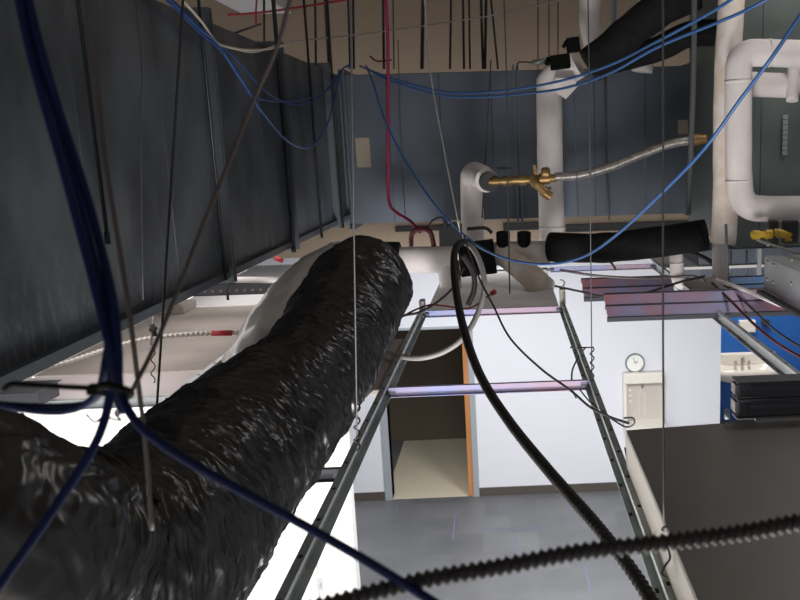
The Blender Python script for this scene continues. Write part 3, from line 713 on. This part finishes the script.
# stacked channels
dcn = pc.y-CAM.y+.02
q0 = P(740,417,dcn); q1 = P(740,399,dcn); q2 = P(740,382,dcn)
for (za, zb2, lab) in ((q0.z+.002,q1.z,'lower of two dark steel channels stacked at the right edge'),(q1.z+.002,q2.z,'upper of two dark steel channels stacked at the right edge')):
    x0_ = q0.x; x1_ = q0.x+.75; y_ = q0.y
    t = thing('steel_channel', (x0_,y_,za), lab, 'channel', 'stacked dark channels')
    part('web', lambda bm: box(bm, (x0_,y_,za+.003), (x1_,y_+.003,zb2-.003)), 'channel', t)
    part('channel_flange', lambda bm: (box(bm, (x0_-.006,y_-.004,za), (x1_,y_+.05,za+.004)), box(bm, (x0_-.006,y_-.004,zb2-.005), (x1_,y_+.05,zb2))), 'channel', t, .001)
    part('stiffener_rib', lambda bm: box(bm, (x0_+.02,y_-.004,(za+zb2)/2-.006), (x1_,y_,(za+zb2)/2+.006)), 'channel', t, .002)
    part('end_bracket', lambda bm: (box(bm, (x0_-.010,y_+.005,za+.006), (x0_-.002,y_+.04,zb2-.008))), 'steel', t)
bm = bmesh.new(); box(bm, (q0.x-.01,q0.y-.012,ZT+.0005), (q0.x+.75,q0.y+.03,q0.z+.001))
tag(build('metal_strip', bm, 'steel', None, .001), 'thin bright metal strip under the stacked dark channels', 'strip')
bm = bmesh.new(); p = P(727,419,dcn-.01); cyl(bm, p, p+Vector((0,0,.018)), .006, 12); cyl(bm, p+Vector((-.0,0,.018)), p+Vector((0,0,.022)), .004, 12)
tag(build('screw_post', bm, 'duct_light'), 'short pale peg standing left of the stacked channels', 'peg')

# ================================================================== VERTICAL RODS AND WIRES
def vr(px, pyt, px2, pyb, d, r, m_, label, up=True, name='threaded_rod', cat='threaded rod', group='rods hanging before the tan wall'):
    return vert_rod(name, px, pyt, px2, pyb, d, r, m_, label, cat, group, up)
DB = 5.7
for (x,xb,r,mk,lab) in (
  (264,264,.011,'rod','leftmost dark rod before tan wall, beside the red pipe line'),
  (315,316,.011,'rod','dark rod before tan wall just above the left duct top'),
  (326,330,.022,'rod','thickest dark rod before tan wall, above the duct corner'),
  (348,350,.009,'rod','dark rod before tan wall, left one of close pair right of the thickest rod'),
  (353,354,.011,'rod','dark rod before tan wall, right one of close pair right of the thickest rod'),
  (383,384,.012,'rod','dark rod just left of the magenta cable'),
  (393,394,.006,'wire','thin grey rod just right of the magenta cable'),
  (423,422,.017,'rod','wide grey rod left of the slanting pale cable'),
  (451,450,.010,'darkwire','dark rod before tan wall, first right of the pale cable'),
  (463,464,.011,'rod','dark rod before tan wall, second right of the pale cable'),
  (469,470,.009,'darkwire','dark rod before tan wall, third right of the pale cable'),
  (481,483,.012,'rod','dark rod, left of the crowded three at the middle top'),
  (486,485,.013,'darkwire','dark rod, centre of the crowded three at the middle top'),
  (491,498,.009,'darkwire','leaning dark rod at right of the crowded three at middle top'),
  (538,538,.005,'brownwire','faint thin rod, left of three before the tan wall near the white elbow'),
  (549,549,.005,'brownwire','faint thin rod, middle of three before the tan wall near the white elbow'),
  (558,558,.005,'brownwire','faint thin rod, right of three before the tan wall near the white elbow'),
  (614,614,.030,'duct_light','grey conduit riser before the tan wall at top right')):
    vr(x, 0, xb, 69, DB+.55 if r<.02 else DB+.6, r*.75, mk, lab)
def hang(name, pts, r, m_, label, group=None, up=True, cat='wire', n=6, sub=6):
    q = [P(*p) for p in pts]
    if up: q = [Vector((q[0].x+(q[0].x-q[1].x)*.0, q[0].y, DECK))] + q
    bm = bmesh.new(); sweep(bm, crom(q, sub) if len(pts) > 2 else q, r, n); return tag(build(name, bm, m_), label, cat, group)
G = 'hanger wires of the ceiling grid'
hang('hanger_wire', [(350.5,0,1.78),(357,435,1.78)], .0018, 'wire', 'grey hanger wire passing in front of the black flexible duct', G)
def twist(x, y0, y1, d, label, m_='darkwire', amp=.006):
    a_, b_ = P(x,y0,d), P(x,y1,d); N = 40; q = []
    for i in range(N+1):
        t = i/N; p = a_.lerp(b_, t); q.append(p+Vector((math.sin(t*22)*amp, math.cos(t*22)*amp, 0)))
    bm = bmesh.new(); sweep(bm, q, .002, 6); return tag(build('twisted_wire', bm, m_), label, 'wire', 'twisted wire ends')
twist(357, 405, 450, 1.8, 'twisted wire end hanging at right side of the black duct, at the grid bar')
hang('hanger_wire', [(663,0,1.3),(663,310,1.3),(664,532,1.3)], .0017, 'wire', 'straight hanger wire in front of the drinking fountain, reaching the dark housing', G)
hang('hanger_wire', [(589,60,2.6),(592,385,2.6)], .002, 'wire', 'thin wire falling to the right grid bar, left of the clock', G)
twist(592, 347, 378, 2.6, 'twisted wire end left of the clock by the grid bar', 'wire')
hang('hanger_wire', [(183,0,1.55),(155,435,1.55)], .0022, 'black_metal', 'slanting black wire in front of the left duct', G)
hang('hanger_wire', [(507,90,4.2),(508,200,4.2),(510,305,4.2)], .004, 'darkwire', 'dark wire running down past the brass valve', G)
hang('hanger_wire', [(694,35,4.2),(691,145,4.2),(688,215,4.2)], .014, 'grey', 'dark grey strap left of the tall right pipe', G, cat='strap')
hang('hanger_wire', [(726,224,3.6),(728,278,3.6)], .006, 'grey', 'grey rod crossing below the tall right pipes', G, up=False, cat='rod')
hang('hanger_wire', [(482,218,4.4),(486,150,4.5),(491,60,4.6)], .004, 'darkwire', 'thin wire behind the brass valve leaning right', G, up=False)
hang('pull_cord', [(424,-10,3.4),(430,70,3.4),(444,150,3.4),(460,232,3.4)], .003, 'steel', 'pale cord slanting down before the cross duct to the conduit loop', None, cat='cord')
hang('hanger_wire', [(155,300,2.8),(151,345,2.8)], .004, 'steel', 'pale twisted wire above the taupe tile near the duct bottom', G, up=False)
twist(153, 350, 398, 2.75, 'dark twisted wire end hanging over the pale tile edge', 'darkwire')
bm = bmesh.new(); p = P(153,330,2.75); sweep(bm, [p+Vector((-.002,0,.02)), p+Vector((.004,0,-.02))], .008, 8); cyl(bm, p+Vector((-.01,0,.0)), p+Vector((.012,0,.006)), .006, 8)
tag(build('wire_clamp', bm, 'black_metal'), 'small black wire clamp over ribbed cable', 'clamp')
hang('magenta_cable', [(386,0,4.9),(388,60,4.9),(388,150,4.9),(389,200,4.9),(396,212,4.9),(410,221,4.85),(420,232,4.7)], .009, 'magenta', 'magenta cable dropping before the cross duct to the red hose', None, cat='cable', n=8)
hang('hanger_wire', [(398,40,5.15),(400,120,5.1),(405,215,5.1)], .003, 'wire', 'faint thin wire right of the magenta cable', G, up=False)
hang('hanger_wire', [(574,95,4.1),(576,150,4.1),(578,215,4.1)], .003, 'wire', 'faint thin wire right of the tall middle pipe', G, up=False)
hang('hanger_wire', [(605,75,5.2),(606,150,5.2),(609,220,5.2)], .006, 'wire', 'pale rod before the cross duct right of the middle pipe', G, up=False)
hang('hanger_wire', [(136,0,2.2),(140,120,2.2),(143,300,2.2)], .0018, 'wire', 'faint pale wire along the left duct face', G)
# red lines at the top
cable('sprinkler_line', [(228,15,6.1),(265,12,6.1),(320,4,6.1),(390,-8,6.1)], .007, 'red', 'thin red line sloping across the tan wall at top left', 'line')
cable('sprinkler_line', [(257,-5,6.1),(256,10,6.1),(256,24,6.1)], .006, 'red', 'short red drop beside the leftmost dark rod', 'line')
cable('thin_cord', [(290,42,6.15),(370,33,6.15),(430,25,6.15),(500,14,6.15),(570,-2,6.15)], .005, 'armored', 'thin pinkish cord crossing the tan wall at the top', 'cord')
bm = bmesh.new(); a_ = P(213,-42,7.5); b_ = P(264,-4,7.5); box(bm, (a_.x,a_.y,b_.z), (b_.x,a_.y+.8,a_.z)); box(bm, (a_.x-.02,a_.y-.02,b_.z-.02), (b_.x+.02,a_.y+.82,b_.z+.01))
cyl(bm, (a_.x+.1,a_.y+.3,b_.z), (a_.x+.1,a_.y+.3,DECK), .006, 8)
tag(build('white_board', bm, 'tile_white', None, .01), 'corner of a white board at the top edge above left duct', 'board')
cable('hook_wire', [(370,56,5.6),(377,61,5.6),(392,60,5.6)], .005, 'darkred', 'short dark red wire stub left of magenta cable', 'wire')
cable('tie_wire', [(217,40,3.4),(235,33,3.4),(261,24,3.4)], .004, 'darkwire', 'dark straight wire stub at the first left duct joint', 'wire', sub=4)

# ================================================================== BLUE CABLES
GB = 'blue network cables'
GN = 'blue network cables in the tied foreground bundle'
def blue(pts, r, label, m_='blue', g=GB): return cable('network_cable', pts, r, m_, label, 'cable', g, 10, 10)
blue([(12,-60,.70),(19,0,.68),(35,70,.66),(62,165,.64),(85,250,.62),(103,320,.60),(112,360,.585),(110,395,.585),(97,440,.57),(60,500,.55),(0,585,.52),(-40,640,.5)], .0031, 'foreground blue cable from top left through the zip tie, leaving bottom left', g=GN)
blue([(18,-60,.71),(25,0,.69),(42,70,.67),(70,165,.65),(92,250,.63),(108,320,.605),(105,365,.592),(96,395,.60),(70,410,.61),(30,410,.62),(-30,398,.63)], .0028, 'foreground blue cable bending left out of the zip tie to left edge', g=GN)
blue([(20,-60,.705),(29,0,.685),(44,60,.665),(62,120,.66),(82,180,.65),(99,240,.64),(113,300,.61),(118,350,.59),(119,385,.58),(128,410,.57),(150,435,.56),(200,468,.55),(280,512,.54),(360,557,.53),(430,600,.52),(500,645,.5)], .0031, 'foreground blue cable crossing the black duct to the bottom middle', g=GN)
blue([(15,-60,.72),(22,0,.70),(38,70,.68),(66,165,.66),(89,250,.64),(104,320,.61),(108,360,.598),(104,385,.60),(90,402,.615),(50,406,.625),(0,404,.632),(-30,402,.64)], .0022, 'thin foreground blue cable alongside the left bending cable', g=GN)
ribbed('network_cable', [(1,0,.0)] if False else [(116,395,.62),(120,408,.62),(130,416,.62)], .0026, 'blue', 'short dark curl end just below the zip tie', .02, .0, 8, 'cable')
zt = thing('zip_tie', P(112,390,.575), 'black zip tie knotted around the blue cables, with long tail', 'zip tie')
part('strap_loop', lambda bm: (sweep(bm, crom([P(96,389,.57),P(106,385,.562),(P(120,388,.56)),P(130,392,.57),P(128,396,.59),P(112,394,.60),P(97,392,.59),P(96,389,.57)],6), .0026, 8)), 'zip', zt)
part('lock_head', lambda bm: obox(bm, P(95,389,.57), (1,0,.0), (0,1,0), (0,0,1), .0045, .004, .0032), 'zip', zt, .0008)
part('tail', lambda bm: sweep(bm, crom([P(92,388,.57),P(60,386.5,.565),P(25,384.5,.56),P(12,384,.56),P(4,389,.56)],6), .0019, 6), 'zip', zt)
cable('curled_wire', [(86,414,.70),(95,422,.70),(104,416,.70),(113,419,.70),(121,420,.70),(115,413,.70),(124,402,.70),(132,388,.7)], .0009, 'dark', 'thin dark wire curling below the zip tie', 'wire')
# background blue cables
blue([PX(150,-15,XF+.04),PX(172,3,XF+.04),PX(200,30,XF+.04),PX(216,43,XF+.04),PX(240,78,XF+.04),PX(262,112,XF+.04),PX(290,143,XF+.04),PX(312,146,XF+.04),PX(327,125,XF+.04),PX(337,90,XF+.04),(342,70,5.15),(350,66,5.3)], .0045, 'blue cable drooping lowest across the left duct to the corner', 'blue_light')
blue([PX(150,-17,XF+.04),PX(172,0,XF+.04),PX(200,27,XF+.04),PX(216,41,XF+.04),PX(240,63,XF+.04),PX(262,88,XF+.04),PX(285,102,XF+.04),PX(310,103,XF+.04),PX(330,86,XF+.04),(341,70,5.15),(350,64,5.3)], .0035, 'blue cable in the middle droop across the left duct', 'blue_mid')
blue([PX(150,-13,XF+.04),PX(172,5,XF+.04),PX(200,33,XF+.04),PX(216,46,XF+.04),PX(236,68,XF+.04),PX(250,92,XF+.04),PX(270,101,XF+.04),PX(300,100,XF+.04),PX(325,92,XF+.04),(342,72,5.15)], .0035, 'darker blue cable sagging beside middle droop on the left duct', 'blue_mid')
cable('cream_cable', [PX(160,-22,XF+.04),PX(182,0,XF+.04),PX(200,20,XF+.04),PX(216,42,XF+.04),PX(228,47,XF+.04),PX(248,50,XF+.04),PX(268,49,XF+.04),PX(290,44,XF+.04)], .0045, 'white_cable', 'cream cable running with blue cables then along left duct top', 'cable')
cable('cream_cable', [PX(217,43,XF+.04),PX(235,49,XF+.04),PX(255,52,XF+.04),PX(275,46,XF+.04),PX(288,45,XF+.04)], .003, 'white_cable', 'thin second cream cable at the left duct top', 'cable')
blue([(360,66,5.4),(372,71,5.15),(400,81,5.0),(440,91,4.8),(470,93,4.6),(510,90,4.3),(560,81,3.9),(610,65,3.5),(660,40,3.2),(715,10,2.9),(745,-10,2.8)], .0055, 'upper of two long blue cables swooping across the top right', 'blue_light')
blue([(366,67,5.4),(376,74,5.15),(400,84,5.0),(440,95,4.8),(475,97,4.6),(520,94,4.3),(565,88,3.9),(610,73,3.5),(660,46,3.2),(740,13,2.9),(790,-14,2.8)], .0055, 'lower of two long blue cables swooping across the top right', 'blue_light')
blue([(830,-30,2.3),(800,16,2.35),(770,60,2.4),(740,100,2.5),(705,148,2.6),(665,190,2.8),(620,232,3.1),(585,256,3.3),(550,264,3.5),(515,261,3.7),(485,250,3.9),(462,233,4.1),(435,205,4.3),(405,160,4.6),(385,120,4.8),(372,80,5.0),(366,66,5.3)], .0055, 'single blue cable curving from right edge down beneath the white pipes', 'blue_light')

# ================================================================== OTHER LOOSE CABLES
cable('loose_wire', [(300,-40,.75),(290,0,.75),(276,50,.75),(256,95,.75),(234,150,.74),(205,220,.72),(180,285,.70),(155,345,.68),(135,385,.66),(118,415,.66)], .0018, 'brownwire', 'blurred brown wire slanting from top to the zip tie', 'wire')
cable('loose_wire', [(84,-40,.74),(87,0,.74),(96,80,.74),(104,150,.73),(113,210,.72),(122,265,.71),(131,325,.70),(139,390,.70),(146,450,.70),(152,530,.70)], .0021, 'brownwire', 'blurred dark wire hanging behind blue bundle, ending over the black duct', 'wire')
# conduit loop
ribbed('corrugated_conduit', [(474,248,3.2),(466,242,3.1),(458,245,3.0),(454,258,2.85),(456,290,2.6),(464,330,2.35),(480,375,2.1),(508,420,1.85),(548,470,1.6),(596,525,1.38),(635,575,1.25),(665,625,1.15)], .0105, 'conduit', 'black corrugated conduit hanging from loop down to bottom right', .0125, .13, 12, 'conduit')
cable('flexible_whip', [(466,243,3.1),(474,250,3.05),(482,268,3.0),(484,290,2.95),(477,315,2.9),(463,338,2.85),(443,352,2.85),(420,358,2.85),(400,356,2.9),(383,348,3.0),(372,336,3.1)], .0095, 'conduit_grey', 'smooth grey cable looping down beside the black corrugated conduit', 'cable', n=12)
cable('black_lead', [(463,255,3.4),(473,272,3.4),(474,290,3.4),(468,305,3.4)], .011, 'conduit', 'thick short black cable curve inside the conduit loop', 'cable', n=12)
cable('control_wire', [(464,236,3.05),(470,255,3.0),(480,280,2.9),(493,305,2.8),(510,338,2.7),(540,368,2.6),(570,390,2.4),(590,407,2.25),(610,417,2.1),(628,423,2.0)], .0035, 'darkwire', 'thin black wire from the conduit loop slanting to the dark housing corner', 'wire')
cable('tie_wire', [(580,390,2.45),(590,402,2.35),(602,412,2.25),(615,421,2.12),(626,427,2.02),(634,424,2.0),(633,418,2.0),(624,418,2.02)], .0022, 'wire', 'grey wire curl ending over the dark housing corner', 'wire')
cable('tie_wire', [(570,347.5,2.9),(582,347.5,2.9),(594,347.5,2.9)], .0025, 'wire', 'short horizontal wire crossing the right grid bar', 'wire', sub=1)
cable('tie_wire', [(585,348,2.9),(578,358,2.85),(572,372,2.75),(573,390,2.6),(576,398,2.55)], .003, 'wire', 'bent grey wire hooked over bluish cross bar end', 'wire')
cable('tie_wire', [(625,448,1.9),(627,458,1.85),(629,472,1.75),(630,474,1.75)], .002, 'dark', 'short black wire on the side of the dark housing', 'wire')
cable('tie_wire', [(396,325,3.1),(403,316,3.2),(420,312,3.3),(440,300,3.5),(455,285,3.7),(464,268,3.8)], .005, 'darkwire', 'dark wire lying over the left grid bar end toward white pipe', 'wire')
cable('tie_wire', [(400,318,3.2),(415,310,3.3),(430,305,3.4),(445,306,3.5),(470,308,3.6),(492,293,3.8)], .004, 'darkred', 'thin reddish wire lying on the pale tile', 'wire')
cable('plastic_tag', [(491,294,4.0),(496,291,4.0)], .011, 'red', 'tiny red tag on wire beneath white stub pipe', 'tag', sub=1)
# grid bar clamp end
bm = bmesh.new(); p = Vector((W,.03,ZG+.05)); obox(bm, p, (1,0,0),(0,1,0),(0,0,1), .012,.02,.05); sweep(bm, crom([p+Vector((0,0,.05)),p+Vector((.01,0,.08)),p+Vector((-.01,0,.09))],4), .004, 6)
tag(build('bar_clamp', bm, 'brass' if False else 'steel', None, .002), 'shiny clamp at the far end of right grid bar', 'clamp')
bm = bmesh.new(); p = Vector((0,.02,ZG+.045)); obox(bm, p, (1,0,0),(0,1,0),(0,0,1), .012,.03,.03)
tag(build('bar_clamp', bm, 'steel', None, .004), 'pale bracket at the far end of left grid bar', 'clamp')
# hooks on housing
for (x,y,d,lab) in ((665,531,1.3,'wire hook at the end of the hanger wire on the dark housing'),(667,566,1.25,'thin wire curl below the ribbed conduit at right grid bar')):
    q = [(x-3,y+0,d),(x-1,y-4,d),(x+4,y-4,d),(x+7,y+2,d),(x+5,y+8,d),(x,y+9,d),(x-2,y+5,d)] if y<550 else [(x+1,y-18,d),(x+3,y-8,d),(x-2,y,d),(x-5,y+8,d),(x,y+12,d)]
    cable('wire_hook', q, .0018, 'darkwire', lab, 'wire')
# loose cables over the trays at right
cable('loose_cable', [(560,270,4.0),(600,276,3.9),(650,278,3.85),(690,276,3.8),(705,280,3.7)], .006, 'steel', 'pale wire running over pink trays toward the white elbow', 'cable')
cable('loose_cable', [(555,286,3.9),(583,292,3.8),(602,296,3.75),(640,294,3.7),(680,282,3.7),(705,276,3.7)], .005, 'darkwire', 'dark wire resting across the pink trays', 'cable')
cable('loose_cable', [(712,283,3.7),(730,300,3.5),(755,325,3.2),(780,345,3.0),(815,365,2.8)], .0055, 'darkred', 'dark reddish cable falling over the long tray toward the right edge', 'cable')
cable('loose_cable', [(716,280,3.7),(745,290,3.55),(775,303,3.4),(815,318,3.2)], .009, 'jacket', 'pale cable crossing the trays at right', 'cable')
cable('loose_cable', [(720,282,3.7),(745,302,3.5),(775,330,3.2),(815,356,2.9)], .0045, 'darkwire', 'thin dark cable beside the reddish one over the long tray', 'cable')
cable('loose_cable', [(681,248,4.6),(705,258,4.4),(716,266,4.3)], .012, 'conduit', 'dark conduit below the black foam sleeve near the right pipe', 'cable')
cable('loose_cable', [(757,240,3.75),(778,247,3.6),(815,258,3.3)], .006, 'conduit_grey', 'grey wire slanting over the riveted casing from yellow valve', 'cable')
cable('curled_wire', [(600,262,4.4),(610,262,4.4),(616,270,4.4)], .006, 'brownwire', 'small curled wire below the black foam pipe', 'wire')
# foreground ribbed conduit
path = resample(crom([P(*p) for p in ((250,625,.52),(330,604,.52),(420,581,.53),(500,567,.535),(580,552,.54),(660,543,.545),(740,533,.55),(800,522,.555),(880,508,.56))], 16), .0006)
bm = bmesh.new(); sweep(bm, path, lambda s, t: .0052+.0014*(2*abs(((s/.0058)%1)-.5)*2-1), 14)
tag(build('corrugated_conduit', bm, 'conduit'), 'blurred ribbed dark conduit crossing the bottom right foreground', 'conduit')

# strip of darker stuff below cross duct on the wall
dW = YB-CAM.y
for (x0,x1,y0,y1,lab) in ((395,450,226,231,'left dark rail section on the tan wall under cross duct'),(503,545,223,230,'middle dark rail section on the tan wall under cross duct'),(566,700,223,230,'long right dark rail section on the tan wall under the cross duct')):
    a_, b_ = P(x0,y0,dW-.1), P(x1,y1,dW-.1); a_.z = P((x0+x1)/2,y0,dW-.1).z; b_.z = P((x0+x1)/2,y1,dW-.1).z
    bm = bmesh.new(); box(bm, (a_.x,YB-.1,b_.z), (b_.x,YB+.005,a_.z)); box(bm, (a_.x,YB-.12,b_.z), (b_.x,YB-.1,b_.z+.02))
    tag(build('steel_rail', bm, 'dark'), lab, 'rail', 'dark rails on the tan wall')

# ================================================================== LIGHT
def area(name, loc, size, power, col=(1,1,1), rot=(0,0,0), sy=None):
    l = bpy.data.lights.new(name, 'AREA'); l.energy = power; l.color = col; l.size = size
    if sy: l.shape = 'RECTANGLE'; l.size_y = sy
    o = bpy.data.objects.new(name, l); o.location = loc; o.rotation_euler = rot; COL.objects.link(o); return o
area('room_lamp', (1.3, 3.6, 3.45), .6, 120, (.96,.97,1), sy=1.2)
area('room_lamp', (-.6, 4.6, 3.45), .6, 50, (.96,.97,1), sy=1.2)
area('room_lamp', (-1.9, .8, 3.45), .6, 150, (1,.98,.95), sy=1.2)
area('room_lamp', (.9, .4, 3.45), .6, 70, (.96,.97,1), sy=1.2)
area('room_lamp', (1.6, -3.4, 3.4), .6, 90, (1,.97,.94), sy=1.2)
area('bounce_fill', (.35,-2.7,2.0), .8, 90, (1,.96,.94), rot=(math.radians(142),0,0))  # added fill, stands in for light bounced up off the floor
area('room_lamp', (-1.7,-3.4,3.4), .6, 130, (1,.97,.94), sy=1.2)
area('room_lamp', (-.2,-5.4,3.4), .6, 170, (1,.97,.94), sy=1.2)
area('duct_fill', (XF-.3,-.3,ZLB-.03), .4, 6, (1,.95,.93), sy=2.8)  # added fill hidden under the left duct, brightens the tiles
area('duct_fill', (.3,1.75,zb_-.03), .5, 15, (1,.98,.97), sy=.5)  # added fill hidden under the cross duct, brightens the pale tile
area('void_fill', (2.1,-.1,5.8), .6, 12, (1,.96,.94))  # added fill high in the void for the up-facing surfaces
area('blue_room_lamp', (3.6, 8.2, 3.4), .6, 80, (1,1,1), sy=1.2)
w = bpy.data.worlds.new('world'); S.world = w; w.use_nodes = True
w.node_tree.nodes['Background'].inputs[0].default_value = (.95,.96,1,1); w.node_tree.nodes['Background'].inputs[1].default_value = .26
S.view_settings.view_transform = 'Standard'; S.view_settings.look = 'None'; S.view_settings.gamma = 1
S.view_settings.exposure = 0; S.view_settings.use_curve_mapping = False
